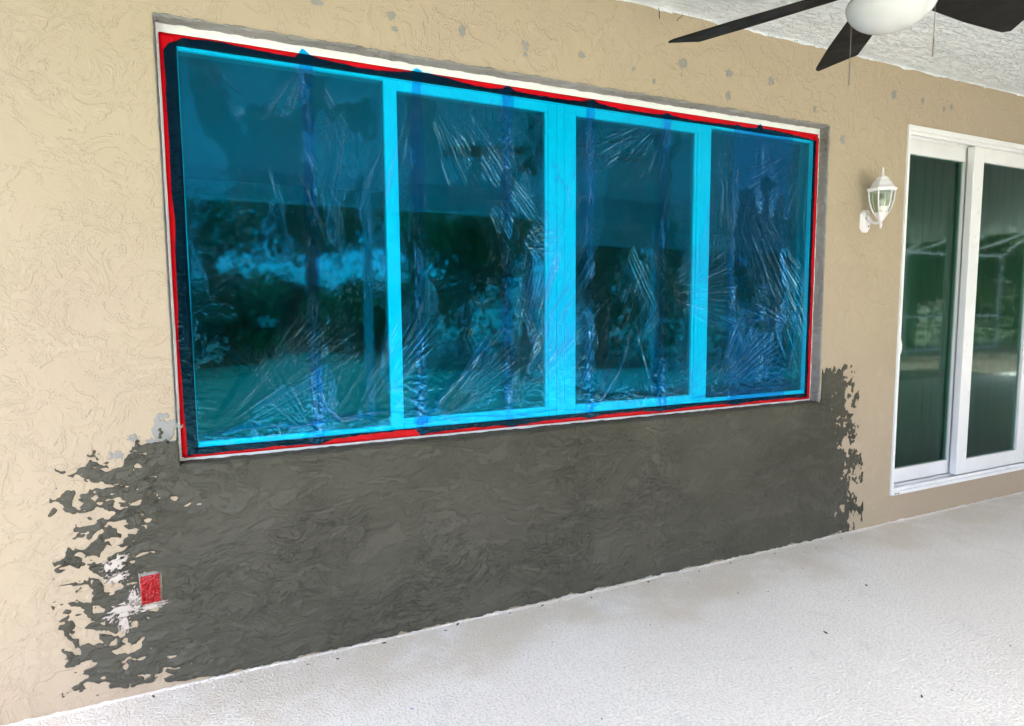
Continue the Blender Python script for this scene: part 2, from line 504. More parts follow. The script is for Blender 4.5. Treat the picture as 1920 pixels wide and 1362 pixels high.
def coating_edge():
    n = 700
    xs = np.linspace(-1.6, 6.5, n)
    up = 0.0006 + 0.006 * np.clip(fbm(xs * 9, xs * 0 + 7.7, 6, 5, 0.65) + 0.05, 0, 1.0)
    out = 0.006 + 0.016 * np.clip(fbm(xs * 7, xs * 0 + 1.7, 16, 5, 0.65) + 0.2, 0, 1.0)
    vs = []; fs = []
    for i, x in enumerate(xs):
        vs += [(x, -0.0005, up[i]), (x, -0.0105, up[i] * 0.9), (x, -0.0105 - 0.25 * out[i], 0.004), (x, -0.0105 - out[i], 0.0006)]
        if i:
            a = 4 * (i - 1); b = 4 * i
            fs += [(a, a + 1, b + 1, b), (a + 1, a + 2, b + 2, b + 1), (a + 2, a + 3, b + 3, b + 2)]
    return mesh_obj("coating_edge", vs, fs, M["floor"], bpy.data.objects["patio_floor"])
coating_edge()

# ------------------------------------------------------------------ patches spread on the wall: iso-contour sheets with thickness
def iso_sheet(name, F, X, Z, height, mat, parent):
    nx, nz = len(X), len(Z)
    inside = F > 0
    verts = []; faces = []
    idx = -np.ones(F.shape, int)
    ii, jj = np.nonzero(inside)
    idx[ii, jj] = np.arange(len(ii))
    for a, b in zip(ii, jj):
        verts.append((X[a], -height[a, b], Z[b]))
    full = inside[:-1, :-1] & inside[1:, :-1] & inside[1:, 1:] & inside[:-1, 1:]
    fi, fj = np.nonzero(full)
    q = np.stack([idx[fi, fj], idx[fi + 1, fj], idx[fi + 1, fj + 1], idx[fi, fj + 1]], 1)
    faces += q.tolist()
    anyin = inside[:-1, :-1] | inside[1:, :-1] | inside[1:, 1:] | inside[:-1, 1:]
    pi, pj = np.nonzero(anyin & ~full)
    edge = {}
    def cross(p, r):
        k = (p, r) if p < r else (r, p)
        if k not in edge:
            fa, fb = F[p], F[r]; t = fa / (fa - fb)
            x = X[p[0]] + (X[r[0]] - X[p[0]]) * t; z = Z[p[1]] + (Z[r[1]] - Z[p[1]]) * t
            hh = 0.55 * (height[p] if fa > 0 else height[r])
            edge[k] = (len(verts), len(verts) + 1)
            verts.append((x, -hh, z)); verts.append((x, 0.0008, z))
        return edge[k]
    for i, j in zip(pi.tolist(), pj.tolist()):
        cs = [(i, j), (i + 1, j), (i + 1, j + 1), (i, j + 1)]
        poly = []; cr = []
        for k in range(4):
            p, r = cs[k], cs[(k + 1) % 4]
            if inside[p]: poly.append(int(idx[p]))
            if inside[p] != inside[r]:
                e = cross(p, r); poly.append(e[0]); cr.append((e, bool(inside[p])))
        if len(poly) >= 3: faces.append(poly)
        if len(cr) == 2:
            a, b = (cr[0][0], cr[1][0]) if cr[0][1] else (cr[1][0], cr[0][0])
            faces.append([b[0], a[0], a[1], b[1]])
    return mesh_obj(name, verts, faces, mat, parent, smooth=True)

def mortar_patch():
    st = 0.006
    X = np.arange(-0.60, 3.26, st); Z = np.arange(-0.012, 1.02, st)
    XX, ZZ = np.meshgrid(X, Z, indexing='ij')
    # left: trowel strokes dragged outwards, spread like a hand
    th = (ZZ - 0.43) * 0.9
    sx = XX * np.cos(th) - (ZZ - 0.43) * np.sin(th); sz = XX * np.sin(th) * 0.6 + ZZ
    wx = 0.02 * fbm(XX * 9, ZZ * 9, 31, 3); wz = 0.012 * fbm(XX * 9, ZZ * 9, 47, 3)
    strk = 0.85 * fbm((sx + wx) * 9, (sz + wz) * 27, 3, 4, 0.6) + 0.60 * fbm((sx + wx) * 30, (sz + wz) * 52, 11, 3, 0.65)
    left = (XX + 0.418) / 0.16 + 1.55 * strk + 0.45 * perlin(ZZ * 7, XX * 2, 91)
    left = np.minimum(left, (XX + 0.530 + 0.022 * perlin(ZZ * 16, XX * 0 + 2, 5)) / 0.02)
    # right: shorter upright tears
    strk2 = fbm((XX + wx) * 15, (ZZ + wz) * 11, 23, 4, 0.55) + 0.65 * fbm(XX * 46, ZZ * 36, 29, 3, 0.65)
    edge = 3.085 + 0.06 * sstep(0.75, 0.15, ZZ) - 0.05 * sstep(0.7, 0.95, ZZ)
    right = (edge - 0.035 - XX) / 0.12 + 1.25 * strk2
    right = np.minimum(right, (edge + 0.045 + 0.016 * perlin(ZZ * 20, XX * 0, 8) - XX) / 0.02)
    # right foot rounds off above the floor
    right = np.minimum(right, (0.22 - (XX - 2.99) + 2.2 * np.clip(ZZ, 0, 1) - 0.02 * perlin(ZZ * 18, XX * 9, 7)) / 0.03)
    # top limit: just under the window, rising beside it
    top = np.where(XX > WX1 + 0.012, 0.915 + 0.03 * perlin(XX * 22, ZZ * 3, 61) + 0.02 * fbm(XX * 40, ZZ * 10, 66, 3), WZ0 - 0.0005)
    top = np.where(XX < WX0 + 0.002, 0.765 + (XX + 0.45) * 0.28 + 0.035 * fbm(XX * 16, ZZ * 5, 71, 4, 0.6), top)
    topF = (top - ZZ) / 0.02
    lift = np.where(XX > WX1, 0.9 * strk2 * sstep(0.72, 0.86, ZZ), 0.0) + np.where(XX < WX0, 1.2 * strk * sstep(0.62, 0.74, ZZ), 0.0)
    topF = topF + lift
    bot = 0.006 + 0.010 * fbm(XX * 12, ZZ * 0 + 4, 83, 4, 0.6) + 0.030 * sstep(-0.05, -0.42, XX) * (1 + perlin(XX * 12, XX * 0, 9))
    botF = (ZZ - bot) / 0.01
    F = np.minimum(np.minimum(left, right), np.minimum(topF, botF))
    # recess left for the outlet box, and a few thin spots
    ox, oz = -0.273, 0.352
    r = np.maximum(np.abs(XX - ox) / 0.0325, np.abs(ZZ - oz) / 0.0555) - 1.0
    F = np.minimum(F, r * 4 + 0.25 * fbm(XX * 30, ZZ * 30, 15, 2))
    F[0, :] = F[-1, :] = -1; F[:, 0] = F[:, -1] = -1
    rel = sstep(0.05, 0.10, fbm(XX * 10 + 2 * wx * 30, ZZ * 17, 101, 4, 0.6)) * 0.0022
    rel = rel + sstep(0.1, 0.16, fbm(XX * 24, ZZ * 30, 107, 3, 0.6)) * 0.0016
    rel = rel + 0.0016 * fbm(XX * 1.7, ZZ * 2.1, 111, 3)
    H = 0.0014 + 0.0050 * sstep(0, 2.6, np.minimum(left, right)) + np.clip(rel, -0.001, 0.006)
    o = iso_sheet("mortar_patch", F, X, Z, H, M["mortar"], house_wall)
    o["label"] = "wide dark grey fresh mortar patch with torn trowelled edges below the window"
mortar_patch()

def blob(name, cx, cz, rx, rz, seed, mat, rough=0.55, freq=2.2, th=0.0016, rot=0.0, label=None):
    st = max(min(rx, rz) / 9.0, 0.0012)
    X = np.arange(cx - 1.7 * max(rx, rz), cx + 1.7 * max(rx, rz), st); Z = np.arange(cz - 1.7 * max(rx, rz), cz + 1.7 * max(rx, rz), st)
    XX, ZZ = np.meshgrid(X, Z, indexing='ij')
    a = (XX - cx) * math.cos(rot) + (ZZ - cz) * math.sin(rot); b = -(XX - cx) * math.sin(rot) + (ZZ - cz) * math.cos(rot)
    F = 1 - np.sqrt((a / rx) ** 2 + (b / rz) ** 2) + rough * fbm(a / rx * freq, b / rz * freq, seed, 4, 0.6)
    F[0, :] = F[-1, :] = -1; F[:, 0] = F[:, -1] = -1
    o = iso_sheet(name, F, X, Z, np.full(F.shape, th), mat, house_wall)
    if label: o["label"] = label
    return o

spots = [(0.566, 2.288, 15, 13), (0.578, 2.245, 11, 9), (0.832, 2.285, 13, 19), (1.095, 2.275, 14, 17), (1.094, 2.239, 9, 8),
         (1.350, 2.279, 15, 13), (1.866, 2.322, 21, 20), (2.134, 2.320, 18, 19), (2.131, 2.220, 15, 18), (2.393, 2.323, 18, 16),
         (2.693, 2.230, 9, 15), (2.906, 2.104, 15, 20), (3.289, 2.378, 20, 20), (3.532, 2.378, 10, 15), (3.724, 2.356, 10, 13),
         (3.792, 2.373, 12, 15), (1.711, 2.225, 8, 10), (0.315, 2.286, 18, 9), (1.605, 2.262, 9, 8), (1.860, 2.272, 6, 6)]
for k, (x, z, rx, rz) in enumerate(spots):
    blob("filler_dab", x, z, rx / 1000, rz / 1000, 200 + k, M["filler"], 0.6, 1.6)
for k, (x, z, rx, rz) in enumerate([(-0.212, 0.868, 34, 46), (-0.244, 0.832, 16, 14), (-0.295, 0.851, 13, 11), (-0.345, 0.80, 18, 12), (-0.20, 0.80, 20, 36)]):
    blob("filler_dab", x, z, rx / 1000, rz / 1000, 260 + k, M["filler"], 0.7, 1.6)
for k, (x, z, rx, rz, a) in enumerate([(-0.345, 0.298, 46, 20, 0.35), (-0.322, 0.330, 12, 30, -0.2), (-0.366, 0.452, 34, 17, 0.5), (-0.362, 0.406, 26, 13, 0.3), (-0.275, 0.292, 36, 9, 0.12), (-0.352, 0.250, 14, 24, 0.1)]):
    blob("primer_smear", x, z, rx / 1000, rz / 1000, 300 + k, M["smear"], 0.85, 2.2, 0.0075, a)

# mortar bands lining the window recess, each with a rough lip on the wall face
FRAME_Y = 0.050
def lining(p0, p1, inward, outward, seed, lip, mat, name="mortar_band", th=1.0):
    """strip from p0 to p1 (x,z along the recess edge); lip laps onto the wall face by a ragged amount"""
    L = math.hypot(p1[0] - p0[0], p1[1] - p0[1]); n = max(int(L / 0.007), 8)
    t = np.linspace(0, 1, n)
    lipw = lip * (0.45 + 0.9 * fbm(t * L * 14, t * 0 + seed, seed, 4, 0.6))
    lipw = np.clip(lipw, 0.0004, None)
    vs = []; fs = []
    for i in range(n):
        x = p0[0] + (p1[0] - p0[0]) * t[i]; z = p0[1] + (p1[1] - p0[1]) * t[i]
        wob = 0.0022 * float(fbm(t[i] * L * 20, seed + 1.3, seed, 3))
        ix, iz = inward
        prof = [(-lipw[i], 0.0006), (-lipw[i], -0.0026), (0.001, -0.0034), (0.0045 + wob, 0.002), (0.0050 + wob * 1.5, 0.018), (0.0045 - wob, 0.034), (0.0060 + wob, FRAME_Y - 0.002), (0.0065 + 2 * wob, FRAME_Y + 0.004)]
        for d, y in prof:
            d = d * th if d > 0 else d
            vs.append((x + ix * d, y, z + iz * d))
        if i:
            m = len(prof)
            for k in range(m - 1):
                a = (i - 1) * m + k; b = i * m + k
                fs.append((a, a + 1, b + 1, b))
    return mesh_obj(name, vs, fs, mat, house_wall, smooth=True)
lining((WX0, WZ1), (WX1, WZ1), (0, -1), (0, 1), 3, 0.006, M["band"])
lining((WX1, WZ1), (WX1, WZ0), (-1, 0), (1, 0), 5, 0.005, M["band"])
lining((WX0, WZ0), (WX0, WZ1), (1, 0), (-1, 0), 8, 0.003, M["band"], th=0.3)
lining((WX1, WZ0), (WX0, WZ0), (0, 1), (0, -1), 9, 0.004, M["mortar"])

# ------------------------------------------------------------------ window: frame, sashes, panes
window = tag(empty("window", (1.315, FRAME_Y, WZ0)), "wide white framed window with four panes under blue film", "window")
def wpart(name, x0, x1, y0, y1, z0, z1, mat, bevel=0.0025, parent=None):
    p = parent or window
    off = Vector((1.315, FRAME_Y, WZ0))
    o = box(name, x0 - off.x, x1 - off.x, y0 - off.y, y1 - off.y, z0 - off.z, z1 - off.z, mat, p, bevel)
    return o
FY = FRAME_Y
GX0, GX1, GZ0, GZ1 = -0.116, 2.750, 0.790, 2.092
wpart("frame_rail", WX0 + 0.001, WX1 - 0.001, FY, 0.13, GZ1, WZ1 - 0.001, M["white"])
wpart("frame_rail", WX0 + 0.001, WX1 - 0.001, FY, 0.13, WZ0 + 0.001, GZ0, M["white"])
wpart("frame_stile", WX0 + 0.001, GX0, FY + 0.0003, 0.13, GZ0 + 0.0005, GZ1 - 0.0005, M["white"])
wpart("frame_stile", GX1, WX1 - 0.001, FY + 0.0003, 0.13, GZ0 + 0.0005, GZ1 - 0.0005, M["white"])
wpart("mullion", 1.264, 1.300, FY + 0.003, 0.12, GZ0 + 0.001, GZ1 - 0.001, M["white"], 0.004)
# glazing beads of the fixed lights
for x0, x1 in ((GX0, 0.545), (2.089, GX1)):
    wpart("glazing_bead", x0 + 0.001, x1, FY + 0.006, 0.08, GZ1 - 0.0065, GZ1 - 0.0005, M["white"], 0.001)
    wpart("glazing_bead", x0 + 0.001, x1, FY + 0.006, 0.08, GZ0 + 0.0005, GZ0 + 0.019, M["white"], 0.001)
for x0, x1, xl, xr in ((0.545, 1.2635, 0.594, 1.225), (1.3005, 2.088, 1.357, 2.008)):
    y0, y1 = FY + 0.005, 0.100
    wpart("sash_stile", x0, xl, y0, y1, GZ0 + 0.001, GZ1 - 0.001, M["white"])
    wpart("sash_stile", xr, x1, y0, y1, GZ0 + 0.001, GZ1 - 0.001, M["white"])
    wpart("sash_stile_bead", xr - 0.012, xr - 0.0005, y0 + 0.006, y1 - 0.01, GZ0 + 0.043, GZ1 - 0.038, M["white"], 0.0015)
    wpart("sash_rail", xl + 0.0005, xr - 0.0005, y0 + 0.001, y1, GZ1 - 0.037, GZ1 - 0.001, M["white"])
    wpart("sash_rail", xl + 0.0005, xr - 0.0005, y0 + 0.001, y1, GZ0 + 0.001, GZ0 + 0.042, M["white"])
    wpart("pane", xl - 0.004, xr + 0.004, 0.070, 0.074, GZ0 + 0.038, GZ1 - 0.033, M["glass"], 0.0)
wpart("stile_step", 2.030, 2.034, FY + 0.003, FY + 0.02, GZ0 + 0.002, GZ1 - 0.002, M["white"], 0.001)
wpart("pane", GX0 - 0.004, 0.548, 0.070, 0.074, GZ0 + 0.01, GZ1 - 0.005, M["glass"], 0.0)
wpart("pane", 2.085, GX1 + 0.004, 0.070, 0.074, GZ0 + 0.01, GZ1 - 0.005, M["glass"], 0.0)

# ------------------------------------------------------------------ red tape round the window frame
tape = tag(empty("masking_tape", (1.31, FY, WZ0)), "glossy red tape stuck round the edge of the white window frame", "tape")
def tape_strip(x0, x1, z0, z1, y, seed):
    off = tape.location
    horiz = (x1 - x0) > (z1 - z0)
    n = 120; vs = []; fs = []
    for i in range(n):
        t = i / (n - 1)
        for k in range(5):
            s = k / 4
            if horiz:
                x = x0 + (x1 - x0) * t
                e = 0.0016 * float(perlin(x * 3.1, s * 2 + seed, seed))
                z = z0 + (z1 - z0) * s + e
            else:
                z = z0 + (z1 - z0) * t
                e = 0.0016 * float(perlin(z * 3.1, s * 2 + seed, seed))
                x = x0 + (x1 - x0) * s + e
            yy = y - 0.0006 - 0.0014 * abs(float(perlin(x * 14, z * 14, seed + 4)))
            vs.append((x - off.x, yy - off.y, z - off.z))
    for i in range(n - 1):
        for k in range(4):
            a = i * 5 + k
            fs.append((a, a + 5, a + 6, a + 1))
    o = mesh_obj("tape_strip", vs, fs, M["tape"], tape, smooth=True)
    md = o.modifiers.new("thick", 'SOLIDIFY'); md.thickness = 0.0003; md.offset = 0
    return o
tape_strip(-0.164, 2.785, 2.093, 2.130, FY, 1)
tape_strip(-0.160, 2.784, 0.760, 0.792, FY, 2)
tape_strip(-0.165, -0.117, 0.764, 2.126, FY - 0.0022, 3)
tape_strip(2.751, 2.790, 0.764, 2.110, FY - 0.0022, 4)

# ------------------------------------------------------------------ blue film: overlapping strips, each a wrinkled sheet
film = tag(empty("plastic_film", (1.31, FY, WZ0)), "wrinkled transparent blue plastic film covering the whole window", "plastic film")
SEAMS = [0.275, 0.665, 1.037, 1.420, 1.820, 2.238]
TOPK = ([-0.15, -0.11, -0.02, 0.10, 0.24, 0.265, 0.29, 0.33, 0.45, 0.58, 0.645, 0.665, 0.69, 0.76, 0.86, 0.95, 1.02, 1.037, 1.06, 1.12, 1.25, 1.38, 1.41, 1.43, 1.46, 1.58, 1.72, 1.80, 1.82, 1.85, 1.98, 2.10, 2.22, 2.238, 2.26, 2.30, 2.36, 2.38, 2.40, 2.50, 2.62, 2.70, 2.78],
        [2.098, 2.118, 2.124, 2.118, 2.112, 2.146, 2.128, 2.120, 2.110, 2.114, 2.124, 2.140, 2.130, 2.126, 2.112, 2.108, 2.114, 2.128, 2.114, 2.110, 2.108, 2.112, 2.120, 2.126, 2.114, 2.104, 2.106, 2.110, 2.118, 2.108, 2.104, 2.106, 2.108, 2.116, 2.108, 2.108, 2.112, 2.136, 2.116, 2.112, 2.106, 2.100, 2.096])
BOTK = ([-0.15, 0.0, 0.15, 0.25, 0.28, 0.33, 0.50, 0.64, 0.66, 0.70, 0.85, 1.0, 1.05, 1.2, 1.38, 1.42, 1.5, 1.7, 1.8, 1.86, 2.0, 2.2, 2.26, 2.4, 2.6, 2.78],
        [0.768, 0.770, 0.772, 0.768, 0.766, 0.780, 0.788, 0.790, 0.762, 0.770, 0.774, 0.772, 0.764, 0.776, 0.776, 0.768, 0.778, 0.778, 0.768, 0.772, 0.778, 0.776, 0.768, 0.776, 0.775, 0.772])
FANS = [  # cx, cz, angle0, angle1, r0, r1, frequency, amplitude
    (0.665, 2.115, -120, -44, 0.03, 0.60, 30, 4.0), (0.275, 2.115, -130, -45, 0.02, 0.36, 26, 3.0), (1.037, 2.105, -118, -58, 0.03, 0.50, 28, 3.4),
    (0.55, 2.40, -66, -48, 0.55, 1.30, 70, 5.0), (1.00, 0.80, 40, 82, 0.08, 1.00, 40, 4.6), (0.69, 0.78, 26, 56, 0.06, 0.70, 34, 4.4),
    (0.27, 0.78, 40, 140, 0.08, 0.46, 20, 2.6), (-0.12, 0.79, 22, 55, 0.14, 0.75, 34, 3.6), (0.36, 0.78, 42, 66, 0.12, 0.60, 26, 3.2),
    (1.425, 2.11, -115, -52, 0.03, 0.34, 26, 3.4), (1.83, 2.11, -165, -92, 0.03, 0.46, 26, 4.4), (1.80, 1.30, -25, 55, 0.07, 0.46, 26, 4.0),
    (1.43, 0.78, 48, 80, 0.08, 0.80, 32, 3.6), (1.40, 1.95, -66, -48, 0.35, 1.00, 46, 3.8), (2.10, 2.10, -72, -46, 0.40, 1.45, 60, 5.0),
    (2.10, 0.80, 24, 70, 0.08, 0.60, 30, 3.4), (2.38, 2.12, -105, -60, 0.03, 0.70, 30, 4.0), (2.74, 1.10, 110, 170, 0.04, 0.50, 24, 3.4),
    (1.05, 1.50, -15, 45, 0.05, 0.26, 24, 3.0), (2.45, 0.80, 70, 120, 0.08, 0.65, 28, 3.4), (1.80, 0.82, 10, 60, 0.05, 0.36, 22, 3.0),
    (-0.10, 2.10, -75, -30, 0.03, 0.24, 24, 3.2), (2.74, 2.09, 200, 262, 0.02, 0.60, 28, 3.2), (1.30, 0.78, 55, 125, 0.06, 0.6, 30, 2.4),
    (1.62, 2.11, -125, -62, 0.03, 0.36, 24, 3.2), (2.16, 2.12, -105, -72, 0.04, 0.80, 34, 3.6), (0.88, 2.12, -118, -60, 0.03, 0.30, 24, 2.6),
    (0.05, 2.20, -82, -58, 0.30, 0.95, 40, 2.4), (0.45, 2.20, -108, -84, 0.25, 0.90, 40, 2.2)]
WIN_BARS = [GX0, 0.545, 0.594, 1.225, 1.357, 2.008, 2.088, GX1]

def film_fields(XX, ZZ, seed):
    # how firmly the film is wetted onto the panes
    dx = np.full(XX.shape, -1.0)
    for a, b in ((GX0, 0.545), (0.594, 1.225), (1.357, 2.008), (2.088, GX1)):
        dx = np.maximum(dx, np.minimum(XX - a, b - XX))
    dz = np.minimum(ZZ - GZ0 - 0.02, GZ1 - ZZ)
    n1 = fbm(XX * 3.6, ZZ * 2.6, 401, 3, 0.5); n2 = fbm(XX * 11, ZZ * 7, 409, 3, 0.5)
    fld = np.minimum(dx, dz * 0.62) - 0.105 - 0.115 * n1 - 0.035 * n2
    fld = np.where(XX < 0.545, fld + 0.045, fld)
    fld = np.where(XX > 2.088, fld - 0.055, fld)
    # bubbles left under the stuck areas
    bub = sstep(0.30, 0.34, fbm(XX * 5.5 + 0.3 * ZZ * 5, ZZ * 2.6 - XX * 3, 421, 3, 0.5))
    wet = sstep(-0.002, 0.003, fld) * (1 - bub)
    soft = sstep(-0.09, 0.10, np.minimum(dx, dz * 0.62) - 0.09)
    h = np.zeros(XX.shape); crease = np.zeros(XX.shape)
    for k, (cx, cz, a0, a1, r0, r1, fr, am) in enumerate(FANS):
        if cx - r1 * 1.3 > XX.max() or cx + r1 * 1.3 < XX.min(): continue
        ddx = XX - cx; ddz = ZZ - cz
        r = np.hypot(ddx, ddz)
        mid = R((a0 + a1) / 2); half = R((a1 - a0) / 2)
        th = (np.arctan2(ddz, ddx) - mid + np.pi) % (2 * np.pi) - np.pi
        w = sstep(half * 1.15, half * 0.70, np.abs(th)) * sstep(r0 * 0.4, r0 * 1.6, r) * sstep(r1, r1 * 0.55, r * (1 + 0.25 * perlin(th * 9, r * 0 + k, 431 + k)))
        if w.max() <= 0: continue
        n = perlin(th * fr + 0.25 * perlin(r * 9, th * 3, 433), r * 2.2 + k * 3.7, 435 + k)
        n2 = perlin(th * fr * 2.3, r * 5 + k, 437 + k)
        rid = np.clip(1 - np.abs(n) * 2.4, 0, 1) ** 1.6 + 0.22 * np.clip(1 - np.abs(n2) * 3.2, 0, 1) ** 1.6
        cr1 = np.clip(1 - np.abs(n) * 4.6, 0, 1) * sstep(-0.25, 0.35, perlin(th * fr * 0.7, r * 4.0 + k, 439 + k)) + 0.4 * np.clip(1 - np.abs(n2) * 4.5, 0, 1) * sstep(0.0, 0.4, perlin(th * fr, r * 6.0, 441 + k))
        crease = np.maximum(crease, w * cr1 * am / 3.4)
        h = h + am * 0.0015 * w * rid * np.clip(r / 0.12, 0.25, 1.0)
    # drawn folds running down each overlap
    for k, s in enumerate(SEAMS):
        c = s + 0.012 * perlin(ZZ * 3.3, ZZ * 0 + k, 451)
        d = np.abs(XX - c)
        w = np.exp(-(d / 0.020) ** 2)
        cz = np.clip(1 - np.abs(perlin(XX * 70, ZZ * 4.0 + k, 457)) * 5.0, 0, 1) * sstep(-0.2, 0.3, perlin(ZZ * 14, XX * 30 + k, 458)) + 0.8 * np.clip(1 - np.abs(fbm(XX * 45, ZZ * 22, 459, 2)) * 5.0, 0, 1) * sstep(0.0, 0.4, perlin(ZZ * 5, ZZ * 0 + k, 460))
        crease = np.maximum(crease, 0.85 * w * cz)
        h = h + w * (0.0022 * np.clip(1 - np.abs(perlin(XX * 95, ZZ * 3.5 + k, 453)) * 2.4, 0, 1) + 0.0016 * np.clip(fbm(XX * 60, ZZ * 26, 455, 3), 0, 1))
    # gathered margin over the tape
    dm = np.minimum(np.minimum(XX + 0.15, 2.78 - XX), np.minimum(ZZ - 0.765, 2.12 - ZZ))
    wm = sstep(0.050, 0.012, dm)
    wet = np.maximum(wet, sstep(0.046, 0.030, dm))
    h = h + wm * 0.0030 * np.clip(1 - np.abs(fbm(XX * 22, ZZ * 22, 461, 3)) * 1.8, 0, 1) ** 1.5
    # crumple low on the glass
    low = sstep(1.10, 0.84, ZZ)
    h = h + low * 0.0017 * np.clip(1 - np.abs(fbm(XX * 13 + ZZ * 5, ZZ * 19, 471, 3)) * 2.0, 0, 1) ** 2
    cl = np.clip(1 - np.abs(fbm(XX * 13 + ZZ * 5, ZZ * 19, 471, 3)) * 6.0, 0, 1) * sstep(0.0, 0.35, fbm(XX * 9, ZZ * 9, 473, 2))
    crease = np.maximum(crease, low * cl * 0.55)
    # loose crumple elsewhere
    cr = sstep(0.05, 0.45, fbm(XX * 2.3, ZZ * 2.0, 481, 2))
    h = h + cr * 0.0016 * np.clip(1 - np.abs(fbm(XX * 16, ZZ * 7, 485, 3)) * 2.2, 0, 1) ** 2
    h = h + 0.0010 * (1 - soft) * (0.5 + 0.5 * fbm(XX * 2.1, ZZ * 1.4, 491, 2))
    c2 = np.clip(1 - np.abs(fbm(XX * 16, ZZ * 7, 485, 3)) * 7.0, 0, 1) * sstep(0.1, 0.4, fbm(XX * 8, ZZ * 8, 487, 2))
    crease = np.maximum(crease, cr * c2 * 0.7)
    crease = np.clip(crease * (1 - 0.45 * wet) * (1 - 0.55 * wm), 0, 1)
    on_bar = sstep(0.0, 0.02, dx) * sstep(0.0, 0.02, dz)
    y = FY - 0.0046 + soft * on_bar * 0.0100 - h * (1 - 0.45 * wet)
    dust = sstep(0.25, 0.6, fbm(XX * 75, ZZ * 75, 521, 2)) * sstep(-0.1, 0.4, fbm(XX * 4, ZZ * 4, 523, 3)) * (0.4 + 0.6 * wet) * (1 - wm)
    return y, wet, dust, crease

def set_attrs(o, wet, dust, crease):
    for nm, a in (("wet", wet), ("dust", dust), ("crease", crease)):
        at = o.data.attributes.new(nm, 'FLOAT', 'POINT')
        at.data.foreach_set("value", np.ascontiguousarray(a).reshape(-1).astype(np.float32))
edges = [-0.153] + SEAMS + [2.772]
for k in range(7):
    xa = edges[k] - (0.020 if k else 0.0)
    xb = edges[k + 1] + (0.022 if k < 6 else 0.0)
    if k == 6: xa -= 0.0
    if k == 5: xb = 2.60
    nx = int((xb - xa) / 0.0030) + 1; nz = 410
    u = np.linspace(0, 1, nx); v = np.linspace(0, 1, nz)
    UU, VV = np.meshgrid(u, v, indexing='ij')
    XX = xa + (xb - xa) * UU
    zt = np.interp(XX, *TOPK) + 0.0025 * fbm(XX * 18, XX * 0 + k, 501, 3)
    zb = np.interp(XX, *BOTK) + 0.003 * fbm(XX * 20, XX * 0 + k, 503, 3)
    ZZ = zb + (zt - zb) * VV
    # wandering side edges
    env = (1 - UU) ** 6 * (k > 0) + UU ** 6 * (k < 6)
    XX = XX + env * 0.010 * fbm(ZZ * 3.0, ZZ * 0 + k, 507 + k, 3)
    if k == 0:
        XX = XX + (1 - UU) ** 8 * (0.006 * fbm(ZZ * 3, ZZ * 0, 511, 3) + 0.022 * sstep(2.07, 2.11, ZZ))
    if k == 6:
        XX = XX - UU ** 8 * (0.003 * fbm(ZZ * 5, ZZ * 0, 513, 3) + 0.004)
    y, wet, dust, crease = film_fields(XX, ZZ, k)
    y = y - 0.0012 * (k % 2) - 0.0004 * k / 7
    off = film.location
    vs = np.stack([XX - off.x, y - off.y, ZZ - off.z], -1).reshape(-1, 3)
    ids = np.arange(nx * nz).reshape(nx, nz)
    fs = np.stack([ids[:-1, :-1], ids[1:, :-1], ids[1:, 1:], ids[:-1, 1:]], -1).reshape(-1, 4)
    o = mesh_obj("film_strip", vs.tolist(), fs.tolist(), M["film"], film, smooth=True)
    set_attrs(o, wet, dust, crease)

# loose folds gathered across the sheet, lying just in front of it
def film_fold(pts, width, seed):
    P = [Vector((x, 0, z)) for x, z in pts]
    seg = [(b - a).length for a, b in zip(P[:-1], P[1:])]
    L = sum(seg); n = int(L / 0.004); m = 9
    off = film.location
    XX = np.zeros((n + 1, m)); ZZ = np.zeros((n + 1, m)); YY = np.zeros((n + 1, m)); CR = np.zeros((n + 1, m))
    acc = np.concatenate([[0], np.cumsum(seg)])
    for i in range(n + 1):
        d = L * i / n
        x = float(np.interp(d, acc, [p.x for p in P])); z = float(np.interp(d, acc, [p.z for p in P]))
        d2 = min(d + 0.01, L); d1 = max(d - 0.01, 0)
        tx = float(np.interp(d2, acc, [p.x for p in P]) - np.interp(d1, acc, [p.x for p in P])); tz = float(np.interp(d2, acc, [p.z for p in P]) - np.interp(d1, acc, [p.z for p in P]))
        l = math.hypot(tx, tz); tx /= l; tz /= l
        w = width * (0.55 + 0.7 * abs(float(perlin(d * 7, seed, seed)))) * (0.25 + 0.75 * min(1, 4 * min(d, L - d) / L))
        sh = 0.006 * float(perlin(d * 5, seed + 2.2, seed + 1))
        for k in range(m):
            q = (k / (m - 1) - 0.5)
            XX[i, k] = x - tz * (q * w + sh); ZZ[i, k] = z + tx * (q * w + sh)
            YY[i, k] = FY - 0.0125 - 0.0035 * abs(float(perlin(q * 9, d * 9 + seed, seed + 5))) + 0.002 * abs(q)
            CR[i, k] = max(0, 1 - 4.5 * abs(float(perlin(q * 7, d * 6 + seed, seed + 5)))) * 0.9
    vs = np.stack([XX - off.x, YY - off.y, ZZ - off.z], -1).reshape(-1, 3)
    ids = np.arange((n + 1) * m).reshape(n + 1, m)
    fs = np.stack([ids[:-1, :-1], ids[1:, :-1], ids[1:, 1:], ids[:-1, 1:]], -1).reshape(-1, 4)
    o = mesh_obj("film_fold", vs.tolist(), fs.tolist(), M["film"], film, smooth=True)
    set_attrs(o, np.full(XX.shape, 0.6), np.zeros(XX.shape), CR)
film_fold([(0.66, 0.80), (0.75, 0.90), (0.88, 1.04), (1.02, 1.17)], 0.030, 3)
film_fold([(-0.13, 0.825), (0.05, 0.845), (0.22, 0.838), (0.36, 0.855), (0.50, 0.868), (0.62, 0.862)], 0.016, 5)
film_fold([(0.275, 1.10), (0.285, 0.98), (0.30, 0.90), (0.36, 0.845), (0.50, 0.86)], 0.018, 7)
film_fold([(1.41, 0.79), (1.50, 0.87), (1.58, 0.98), (1.64, 1.16)], 0.026, 9)
